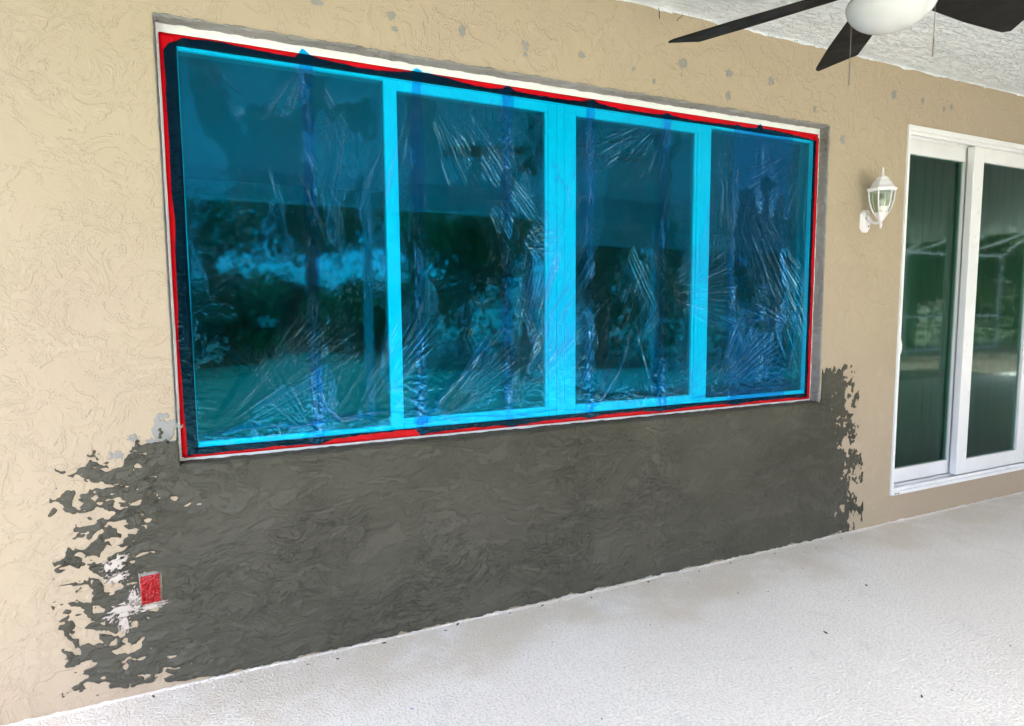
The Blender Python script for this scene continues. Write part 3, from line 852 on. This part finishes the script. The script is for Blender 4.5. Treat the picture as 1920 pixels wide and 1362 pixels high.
film_fold([(1.78, 0.80), (1.80, 0.90), (1.84, 1.02)], 0.018, 11)
film_fold([(1.98, 0.815), (2.14, 0.835), (2.30, 0.828), (2.50, 0.84), (2.72, 0.85)], 0.020, 13)
film_fold([(1.66, 1.18), (1.72, 0.98), (1.76, 0.86)], 0.020, 15)
film_fold([(0.60, 0.815), (0.80, 0.822), (1.00, 0.812), (1.24, 0.818), (1.40, 0.81)], 0.014, 17)
film_fold([(2.60, 0.82), (2.66, 1.1), (2.70, 1.5), (2.69, 2.05)], 0.022, 19)

# ------------------------------------------------------------------ outlet box wrapped in red film
outlet = tag(empty("outlet_box", (-0.273, 0.0, 0.352)), "small outlet sealed with crinkled red plastic in the grey mortar", "outlet")
box("box_rim", -0.0305, 0.0305, -0.0060, 0.03, -0.0535, 0.0535, M["band"], outlet, 0.004)
def red_wrap():
    n = 40; m = 60; vs = []; fs = []
    for i in range(n):
        for j in range(m):
            u = i / (n - 1) * 2 - 1; v = j / (m - 1) * 2 - 1
            x = u * 0.0275; z = v * 0.0470
            e = max(abs(u), abs(v))
            edge = 1 if e < 0.9 else 0.35
            hh = 0.0085 * abs(float(fbm(u * 2.3 + v, v * 3.1, 601, 3))) + 0.0055 * max(0.0, 1 - abs(float(perlin(u * 3 + v * 2, v * 2, 603))) * 3)
            vs.append((x + 0.0016 * float(perlin(v * 4, u, 605)), -0.0072 - hh * edge, z + 0.0020 * float(perlin(u * 4, v, 607)) + 0.002 * u))
    for i in range(n - 1):
        for j in range(m - 1):
            a = i * m + j
            fs.append((a, a + m, a + m + 1, a + 1))
    return mesh_obj("red_wrap", vs, fs, M["wrap"], outlet, smooth=True)
red_wrap()

# ------------------------------------------------------------------ sliding glass door
door = tag(empty("sliding_door", (DX0, 0.0, DZ0)), "white framed sliding glass door with green tinted panes right of lantern", "door")
def dpart(name, x0, x1, y0, y1, z0, z1, mat=None, bevel=0.002, parent=None):
    return box(name, x0 - DX0, x1 - DX0, y0, y1, z0 - DZ0, z1 - DZ0, mat or M["white"], parent or door, bevel)
dpart("jamb", DX0 + 0.001, DX0 + 0.020, -0.010, 0.16, DZ0 + 0.001, DZ1 - 0.001)
dpart("jamb", DX1 - 0.020, DX1 - 0.001, -0.010, 0.16, DZ0 + 0.001, DZ1 - 0.001)
dpart("head", DX0 + 0.0205, DX1 - 0.0205, -0.009, 0.16, DZ1 - 0.030, DZ1 - 0.001)
dpart("head_track", DX0 + 0.0205, DX1 - 0.0205, -0.001, 0.012, DZ1 - 0.050, DZ1 - 0.0305)
dpart("head_track", DX0 + 0.0205, DX1 - 0.0205, 0.058, 0.066, DZ1 - 0.050, DZ1 - 0.0305)
dpart("sill", DX0 + 0.0205, DX1 - 0.0205, -0.012, 0.16, DZ0 + 0.001, DZ0 + 0.022)
dpart("sill_track", DX0 + 0.0205, DX1 - 0.0205, -0.003, 0.006, DZ0 + 0.0225, DZ0 + 0.040)
dpart("sill_track", DX0 + 0.0205, DX1 - 0.0205, 0.060, 0.066, DZ0 + 0.0225, DZ0 + 0.036)
for x in (3.447, 3.470, 4.80, 4.823):
    dpart("weep_slot", x, x + 0.013, -0.0135, -0.0115, DZ0 + 0.007, DZ0 + 0.0125, M["slot"], 0.0)
def panel(x0, x1, y0, sl, sr, rt, rb, z0=DZ0 + 0.038, z1=DZ1 - 0.046):
    p = empty("door_panel", (x0 - DX0, y0, z0 - DZ0)); p.parent = door
    w = x1 - x0; h = z1 - z0; d = 0.038
    box("stile", 0, sl, 0, d, 0, h, M["white"], p, 0.0025)
    box("stile", w - sr, w, 0, d, 0, h, M["white"], p, 0.0025)
    box("rail", sl + 0.0003, w - sr - 0.0003, 0.0008, d - 0.001, 0, rb, M["white"], p, 0.002)
    box("rail", sl + 0.0003, w - sr - 0.0003, 0.0008, d - 0.001, h - rt, h, M["white"], p, 0.002)
    box("glass", sl - 0.005, w - sr + 0.005, 0.016, 0.022, rb - 0.005, h - rt + 0.005, M["doorglass"], p, 0.0)
    return p
p1 = panel(3.438, 4.105, 0.070, 0.080, 0.030, 0.080, 0.085)
panel(4.068, 4.812, 0.018, 0.102, 0.090, 0.085, 0.092)
panel(4.820, 5.560, 0.018, 0.090, 0.102, 0.085, 0.092)
panel(5.525, 6.575, 0.070, 0.030, 0.080, 0.080, 0.085)
# the pull on the first panel, just past the jamb
bm = bmesh.new()
tube(bm, [(0.086, -0.002, 0.76), (0.087, -0.014, 0.775), (0.087, -0.020, 0.80), (0.087, -0.020, 0.83), (0.087, -0.014, 0.855), (0.086, -0.002, 0.87)], 0.008, 8)
bm_obj("pull_handle", bm, M["white"], p1, smooth=True)

# ------------------------------------------------------------------ dim rooms behind the glass
def room(name, x0, x1, y1):
    z0, z1 = 0.10, 2.45
    vs = [(x0, 0.205, z0), (x1, 0.205, z0), (x1, y1, z0), (x0, y1, z0), (x0, 0.205, z1), (x1, 0.205, z1), (x1, y1, z1), (x0, y1, z1)]
    o = mesh_obj(name, vs, [(0, 4, 7, 3), (1, 2, 6, 5), (3, 7, 6, 2), (4, 5, 6, 7)], M["room"])
    tag(o, kind="structure")
    f = mesh_obj("room_floor", [vs[0], vs[1], vs[2], vs[3]], [(0, 1, 2, 3)], M["roomfloor"])
    tag(f, kind="structure")
room("room_wall", -1.5, 3.05, 4.2)
room("room_wall", 3.10, 7.0, 4.4)
def curtain(x0, x1, y, seed, label):
    n = int((x1 - x0) / 0.008); vs = []; fs = []
    for i in range(n + 1):
        x = x0 + (x1 - x0) * i / n
        yy = y + 0.022 * math.sin(x * 62 + 2 * float(perlin(x * 6, 0.3, seed)))
        vs += [(x, yy, 0.14), (x, yy * 0.6 + y * 0.4, 2.36)]
        if i:
            a = 2 * i
            fs.append((a - 2, a, a + 1, a - 1))
    o = mesh_obj("curtain", vs, fs, M["curtain"], smooth=True)
    md = o.modifiers.new("thick", 'SOLIDIFY'); md.thickness = 0.002
    tag(o, label, "curtain")
curtain(3.62, 4.50, 0.36, 3, "pale curtain hanging inside behind the first glass door pane")
curtain(4.62, 6.20, 0.36, 5, "pale curtain hanging inside behind the right hand door pane")

# ------------------------------------------------------------------ wall lantern
lan = tag(empty("wall_lantern", (3.098, 0.0, 1.70)), "white six sided carriage lantern on the wall beside the sliding door", "lantern")
LY = -0.092
def plate(bm, pts, y0, y1, inset):
    a = [bm.verts.new((x, y0, z)) for x, z in pts]
    b = [bm.verts.new((x * (1 - inset), y1, z * (1 - inset * 0.7))) for x, z in pts]
    n = len(pts)
    for k in range(n):
        bm.faces.new((a[k], a[(k + 1) % n], b[(k + 1) % n], b[k]))
    bm.faces.new(b[::-1]); bm.faces.new(a)
oct_ = [(-0.018, -0.060), (0.018, -0.060), (0.038, -0.036), (0.038, 0.036), (0.018, 0.060), (-0.018, 0.060), (-0.038, 0.036), (-0.038, -0.036)]
bm = bmesh.new()
plate(bm, oct_, -0.0005, -0.010, 0.10)
plate(bm, [(x * 0.80, z * 0.84) for x, z in oct_], -0.0101, -0.017, 0.22)
bm_obj("back_plate", bm, M["lantern"], lan, bevel=0.0012)
for z in (-0.020, 0.020):
    bm = bmesh.new()
    tube(bm, [(0.010 if z < 0 else -0.012, -0.015, z - 0.008), (0.010 if z < 0 else -0.012, -0.021, z - 0.008)], 0.0042, 10)
    bm_obj("screw", bm, M["chain"], lan)
bm = bmesh.new()
tube(bm, [(0, -0.015, 0.026), (0, -0.026, 0.010), (0, -0.042, -0.008), (0, -0.064, -0.016), (0, LY, -0.016)], [0.015, 0.012, 0.009, 0.007, 0.0065], 12)
bm_obj("arm", bm, M["lantern"], lan, smooth=True)
bm = bmesh.new()
lathe(bm, [(0, -0.046), (0.005, -0.046), (0.006, -0.042), (0.0035, -0.038), (0.0075, -0.030), (0.0075, -0.024), (0.004, -0.020), (0.008, -0.012), (0.008, -0.004), (0, -0.003)], (0, LY, 0), 16)
bm_obj("bottom_finial", bm, M["lantern"], lan, smooth=True)
PH = R(20)
cup = [(0.012, -0.006), (0.016, -0.002), (0.020, 0.006), (0.034, 0.026), (0.037, 0.032), (0.033, 0.033)]
bm = bmesh.new(); lathe(bm, cup, (0, LY, 0), 6, PH)
bm_obj("bottom_cup", bm, M["lantern"], lan, bevel=0.001)
side = [(0.035, 0.032), (0.048, 0.062), (0.056, 0.092), (0.060, 0.128), (0.061, 0.142)]
for k in range(6):
    a = PH + k * math.pi / 3; a2 = a + math.pi / 3
    bm = bmesh.new()
    tube(bm, [(r * math.cos(a), LY + r * math.sin(a), z) for r, z in side], 0.0036, 6)
    bm_obj("rib", bm, M["lantern"], lan, smooth=True)
    vs = []; fs = []
    for i, (r, z) in enumerate(side):
        vs += [(0.975 * r * math.cos(a), LY + 0.975 * r * math.sin(a), z), (0.975 * r * math.cos(a2), LY + 0.975 * r * math.sin(a2), z)]
        if i: fs.append((2 * i - 2, 2 * i - 1, 2 * i + 1, 2 * i))
    mesh_obj("glass_pane", vs, fs, M["lampglass"], lan)
bm = bmesh.new()
lathe(bm, [(0.050, 0.139), (0.064, 0.140), (0.070, 0.150), (0.071, 0.156), (0.060, 0.160), (0.054, 0.168), (0.048, 0.182), (0.042, 0.192), (0.033, 0.196), (0.033, 0.200), (0.026, 0.212), (0.016, 0.218), (0.010, 0.220)], (0, LY, 0), 6, PH)
bm_obj("roof_cap", bm, M["lantern"], lan, bevel=0.0008)
bm = bmesh.new()
lathe(bm, [(0.008, 0.219), (0.0065, 0.224), (0.008, 0.228), (0.0045, 0.234), (0.0060, 0.240), (0.0042, 0.250), (0.0052, 0.254), (0.0028, 0.262), (0.0, 0.268)], (0, LY, 0), 14)
bm_obj("top_finial", bm, M["lantern"], lan, smooth=True)
bm = bmesh.new()
lathe(bm, [(0.011, 0.034), (0.012, 0.056), (0.008, 0.062), (0.010, 0.074), (0.015, 0.090), (0.016, 0.100), (0.012, 0.114), (0.0, 0.122)], (0, LY, 0), 18)
bm_obj("bulb", bm, M["bulb"], lan, smooth=True)

# ------------------------------------------------------------------ ceiling fan
FANX, FANYY, BZ = 1.805, -0.995, 2.205
fan = tag(empty("ceiling_fan", (FANX, FANYY, CEIL)), "dark bladed ceiling fan with white glass bowl light", "ceiling fan")
def fz(z): return z - CEIL
bm = bmesh.new(); lathe(bm, [(0.03, 0), (0.070, -0.002), (0.068, -0.03), (0.03, -0.055), (0.015, -0.058)], (0, 0, 0), 32)
bm_obj("canopy", bm, M["bronze"], fan, smooth=True)
bm = bmesh.new(); lathe(bm, [(0.013, -0.05), (0.013, -0.16)], (0, 0, 0), 16)
bm_obj("downrod", bm, M["bronze"], fan, smooth=True)
bm = bmesh.new(); lathe(bm, [(0.03, fz(2.40)), (0.09, fz(2.385)), (0.125, fz(2.35)), (0.13, fz(2.30)), (0.11, fz(2.262)), (0.085, fz(2.255)), (0.080, fz(2.185)), (0.098, fz(2.176)), (0.106, fz(2.158)), (0.10, fz(2.150))], (0, 0, 0), 40)
bm_obj("motor_housing", bm, M["bronze"], fan, smooth=True)
GR, GD, GTOP = 0.119, 0.080, 2.150
bm = bmesh.new()
prof = [(GR * 0.97, fz(GTOP)), (GR, fz(GTOP - 0.008))]
for i in range(1, 15):
    a = math.pi / 2 * i / 14
    prof.append((GR * math.cos(a), fz(GTOP - 0.008 - GD * math.sin(a))))
lathe(bm, prof, (0, 0, 0), 48)
bm_obj("light_bowl", bm, M["globe"], fan, smooth=True)
blade_me = None
for ang in (R(115.5), R(51), R(-1.5), R(-76), R(-152)):
    # blade outline in local x (radial), y (chord, + = left looking outwards)
    if blade_me is None:
        n = 22; top = []; bot = []
        for i in range(n + 1):
            s = i / n
            r = 0.150 + (0.678 - 0.150) * s
            hw = 0.055 + 0.017 * min(1, s * 1.8)
            tip = max(0.0, (s - 0.93) / 0.07)
            hl = hw * (math.sqrt(max(0, 1 - (tip * 0.62) ** 2)))
            top.append((r, hl)); bot.append((r - 0.050 * max(0, (s - 0.82) / 0.18) ** 1.3, -hw * math.sqrt(max(0, 1 - (tip * 0.80) ** 2))))
        bm = bmesh.new()
        up = []; dn = []
        for (r, y) in top: up.append((bm.verts.new((r, y, 0.003)), bm.verts.new((r, y, -0.003))))
        for (r, y) in bot: dn.append((bm.verts.new((r, y, 0.003)), bm.verts.new((r, y, -0.003))))
        for i in range(n):
            bm.faces.new((up[i][0], up[i + 1][0], dn[i + 1][0], dn[i][0]))
            bm.faces.new((up[i][1], dn[i][1], dn[i + 1][1], up[i + 1][1]))
            bm.faces.new((up[i][0], up[i][1], up[i + 1][1], up[i + 1][0]))
            bm.faces.new((dn[i][0], dn[i + 1][0], dn[i + 1][1], dn[i][1]))
        bm.faces.new((up[0][0], dn[0][0], dn[0][1], up[0][1]))
        bm.faces.new((up[n][0], up[n][1], dn[n][1], dn[n][0]))
        b = bm_obj("blade", bm, M["blade"], fan)
        blade_me = b.data
        bm = bmesh.new()
        tube(bm, [(0.09, 0, 0.012), (0.13, 0, 0.010), (0.17, 0, 0.0075), (0.23, 0, 0.0065)], [0.018, 0.016, 0.022, 0.026], 10, 0.18)
        arm = bm_obj("blade_arm", bm, M["bronze"], b, smooth=True)
        arm_me = arm.data
    else:
        b = bpy.data.objects.new("blade", blade_me); COL.objects.link(b); b.parent = fan
        arm = bpy.data.objects.new("blade_arm", arm_me); COL.objects.link(arm); arm.parent = b
    b.location = (0, 0, fz(BZ))
    b.rotation_euler = Matrix.Rotation(ang, 3, 'Z').to_4x4().to_3x3().__matmul__(Matrix.Rotation(R(-12), 3, 'X')).to_euler()
def chain(px, py, z0, z1):
    bm = bmesh.new()
    n = int((z0 - z1) / 0.0058)
    nb = int(n * 0.72)
    for i in range(nb):
        bmesh.ops.create_icosphere(bm, subdivisions=1, radius=0.0019, matrix=Matrix.Translation((px, py, z0 - i * 0.0058)))
    tube(bm, [(px, py, z0), (px, py, z1)], 0.0008, 5)
    zb = z0 - nb * 0.0058
    tube(bm, [(px, py, zb), (px, py, zb - 0.01), (px, py, z1)], [0.0012, 0.0021, 0.0021], 6)
    return bm_obj("pull_chain", bm, M["chain"], fan, smooth=True)
chain(-0.020, 0.112, fz(2.172), fz(1.938))
chain(0.105, -0.062, fz(2.172), fz(1.982))

# ------------------------------------------------------------------ small things
def wisp(name, pts, rad, label):
    bm = bmesh.new(); c = Vector(pts[0])
    tube(bm, [Vector(p) - c for p in pts], rad, 6)
    o = bm_obj(name, bm, M["dark"], smooth=True); o.location = c
    tag(o, label, "wire")
wisp("loose_wire", [(1.728, -0.002, 2.533), (1.731, -0.006, 2.515), (1.729, -0.008, 2.50), (1.732, -0.006, 2.487)], 0.0016, "short dark wire hanging straight down from the ceiling joint")
wisp("loose_wire", [(1.856, -0.001, 2.525), (1.848, -0.005, 2.512), (1.835, -0.004, 2.506), (1.828, -0.004, 2.494)], 0.0014, "short bent dark wire stuck to the wall under the ceiling")

def fleck(name, x, y, sx, sy, hgt, mat, seed, label, cat, group=None):
    rnd = random.Random(seed)
    n = 7; bm = bmesh.new()
    rot = rnd.uniform(0, 6.28)
    lo = []; hi = []
    for k in range(n):
        a = 2 * math.pi * k / n
        rr = rnd.uniform(0.6, 1.1)
        ex, ey = sx * rr * math.cos(a), sy * rr * math.sin(a)
        px_ = ex * math.cos(rot) - ey * math.sin(rot); py_ = ex * math.sin(rot) + ey * math.cos(rot)
        lo.append(bm.verts.new((px_, py_, 0.0005)))
        hi.append(bm.verts.new((px_ * 0.7, py_ * 0.7, hgt * rnd.uniform(0.5, 1.2))))
    for k in range(n):
        bm.faces.new((lo[k], lo[(k + 1) % n], hi[(k + 1) % n], hi[k]))
    bm.faces.new(hi); bm.faces.new(lo[::-1])
    o = bm_obj(name, bm, mat)
    o.location = (x, y, 0.0)
    tag(o, label, cat, group)
fleck("dry_leaf", 0.772, -0.024, 0.011, 0.006, 0.005, M["leafbrown"], 1, "reddish brown bit of dry leaf at the foot of the mortar", "leaf")
fleck("plastic_chip", 0.467, -0.453, 0.006, 0.0025, 0.002, M["bluechip"], 2, "tiny blue plastic chip on the floor at bottom", "chip")
fleck("dark_twig", 2.033, -0.689, 0.014, 0.003, 0.004, M["dark"], 3, "dark twig-like sliver lying on the pale floor", "twig")
fleck("dark_pebble", 2.551, -0.485, 0.009, 0.005, 0.005, M["dark"], 4, "dark grey pebble on the floor in front of the sliding door", "pebble")
fleck("dark_pebble", 1.970, -1.091, 0.006, 0.004, 0.005, M["dark"], 5, "black crumb on the floor near the bottom right corner", "pebble")
for k, (x, y) in enumerate([(2.093, -1.112), (2.565, -1.043), (2.447, -0.234), (2.105, -0.342), (0.982, -0.745), (1.975, -0.298), (1.563, -0.039), (1.461, -0.352), (2.75, -0.62), (1.2, -0.55), (1.72, -0.8), (2.2, -0.9), (2.9, -0.40), (1.05, -0.30), (2.35, -0.55), (1.85, -0.12), (2.62, -0.10), (0.2, -0.18)]):
    fleck("grit_fleck", x, y, 0.0045 if k < 8 else 0.0028, 0.0022, 0.002, M["dark"], 20 + k, "tiny dark grit fleck lying on the pale patio floor", "grit", "grit flecks on the floor")

rc = random.Random(5)
for k in range(16):
    x = -0.30 + 3.2 * k / 15 + rc.uniform(-0.08, 0.08)
    fleck("mortar_crumb", x, -0.030 - abs(rc.gauss(0, 0.022)), rc.uniform(0.003, 0.011), rc.uniform(0.002, 0.005), 0.003, M["mortar"], 60 + k, "small grey mortar crumb dropped on the floor along the patch", "crumb", "mortar crumbs along the wall foot")

# ------------------------------------------------------------------ what the glass mirrors: posts, screen cage, trees
def post(x, y, w, z1, label):
    bm = bmesh.new(); add_box(bm, -w / 2, w / 2, -w / 2, w / 2, 0, z1)
    o = bm_obj("porch_post", bm, M["white"], bevel=0.004); o.location = (x, y, 0)
    tag(o, label, "post", "white posts along the porch edge")
for x in (-1.17, 1.30, 4.9):
    post(x, PORCH_Y - 0.07, 0.075, 2.269, "slim white porch post mirrored in the glass")
cage = tag(empty("screen_cage", (0, -8.0, 0)), "white aluminium screen cage over the deck mirrored in the door", "cage")
y1c = -6.6 + 8.0
for x in np.arange(8, 21.1, 2.0):
    box("cage_post", x - 0.025, x + 0.025, -0.025, 0.025, 0, 2.6, M["white"], cage, 0.0)
    bm = bmesh.new(); tube(bm, [(x, 0, 2.6), (x, 1.0, 3.3), (x, y1c, 3.2)], 0.032, 4)
    bm_obj("cage_rafter", bm, M["white"], cage)
    if x < 20:
        bm = bmesh.new(); tube(bm, [(x, 0, 2.55), (x + 1.0, 0.50, 2.92), (x + 2.0, 1.0, 3.3)], 0.022, 4)
        bm_obj("cage_brace", bm, M["white"], cage)
for z, y in ((0.04, 0.0), (0.95, 0.0), (2.6, 0.0), (3.3, 1.0)):
    box("cage_beam", 8, 20, y - 0.024, y + 0.024, z - 0.03, z + 0.03, M["white"], cage, 0.0)

def tree_meshes(seed, h, cr, low=0.66, sz=0.14, nc=34):
    rnd = random.Random(seed)
    bm = bmesh.new()
    tube(bm, [(0, 0, -0.2), (0.05, 0.02, h * 0.25), (-0.04, 0.05, h * 0.5), (0.02, 0, h * 0.72)], [h * 0.035, h * 0.026, h * 0.02, h * 0.01], 8)
    limbs = []
    for k in range(7):
        a = k * 0.9 + rnd.uniform(-.3, .3); z = h * rnd.uniform(0.35, 0.6)
        e = Vector((math.cos(a) * cr * 0.6, math.sin(a) * cr * 0.6, z + h * 0.2))
        tube(bm, [(0, 0, z), e * 0.5 + Vector((0, 0, z * 0.45)), e], [h * 0.014, h * 0.009, h * 0.004], 6)
        limbs.append(e)
    me_t = bpy.data.meshes.new("trunk"); bm.to_mesh(me_t); bm.free(); me_t.materials.append(M["bark"])
    vs = []; fs = []
    clumps = [(Vector((rnd.gauss(0, cr * 0.42), rnd.gauss(0, cr * 0.42), max(h * 0.12, h * low + rnd.gauss(0, h * sz)))), cr * rnd.uniform(0.22, 0.42)) for _ in range(nc)]
    clumps += [(e, cr * 0.35) for e in limbs]
    for c, r in clumps:
        for _ in range(130):
            p = c + Vector((rnd.gauss(0, 1), rnd.gauss(0, 1), rnd.gauss(0, 0.8))).normalized() * r * rnd.uniform(0.5, 1.05)
            s = rnd.uniform(0.07, 0.15)
            a = Vector((rnd.uniform(-1, 1), rnd.uniform(-1, 1), rnd.uniform(-1, 1))).normalized()
            b = a.orthogonal().normalized()
            i = len(vs)
            vs += [p - a * s, p + b * s * 0.5, p + a * s, p - b * s * 0.5]
            fs.append((i, i + 1, i + 2, i + 3))
    me_c = bpy.data.meshes.new("crown"); me_c.from_pydata([tuple(v) for v in vs], [], fs); me_c.materials.append(M["leaf"])
    return me_t, me_c
kinds = [tree_meshes(11, 6.5, 2.6), tree_meshes(12, 8.5, 3.2), tree_meshes(13, 2.5, 1.9, 0.42, 0.22), tree_meshes(14, 6.0, 2.6, 0.45, 0.24), tree_meshes(15, 9.5, 3.8, 0.61, 0.12, 70)]
tree_spots = [(-10, -20, 1), (-5.5, -18, 0), (-1.4, -14.5, 3), (-0.2, -16.5, 2), (2.6, -21, 2), (4.9, -18, 2), (6.2, -14.5, 3), (9.0, -11.5, 3), (11.5, -11, 3), (14.3, -10.6, 3), (17.2, -11, 3), (20.3, -10.6, 3), (24, -11, 3), (27.5, -11, 3), (31, -11, 3), (35, -11, 3), (-0.6, -23, 4), (3.2, -25, 4), (7.2, -23, 4), (11, -20, 4), (16, -18, 1)]
for x, y, k in tree_spots:
    t = empty("garden_tree", (x, y, -0.11), random.uniform(0, 6))
    tag(t, "leafy garden tree seen only as a dark mirror image in the window", "tree", "garden trees mirrored in the glass")
    for nm, me in zip(("trunk", "crown"), kinds[k]):
        o = bpy.data.objects.new(nm, me); COL.objects.link(o); o.parent = t
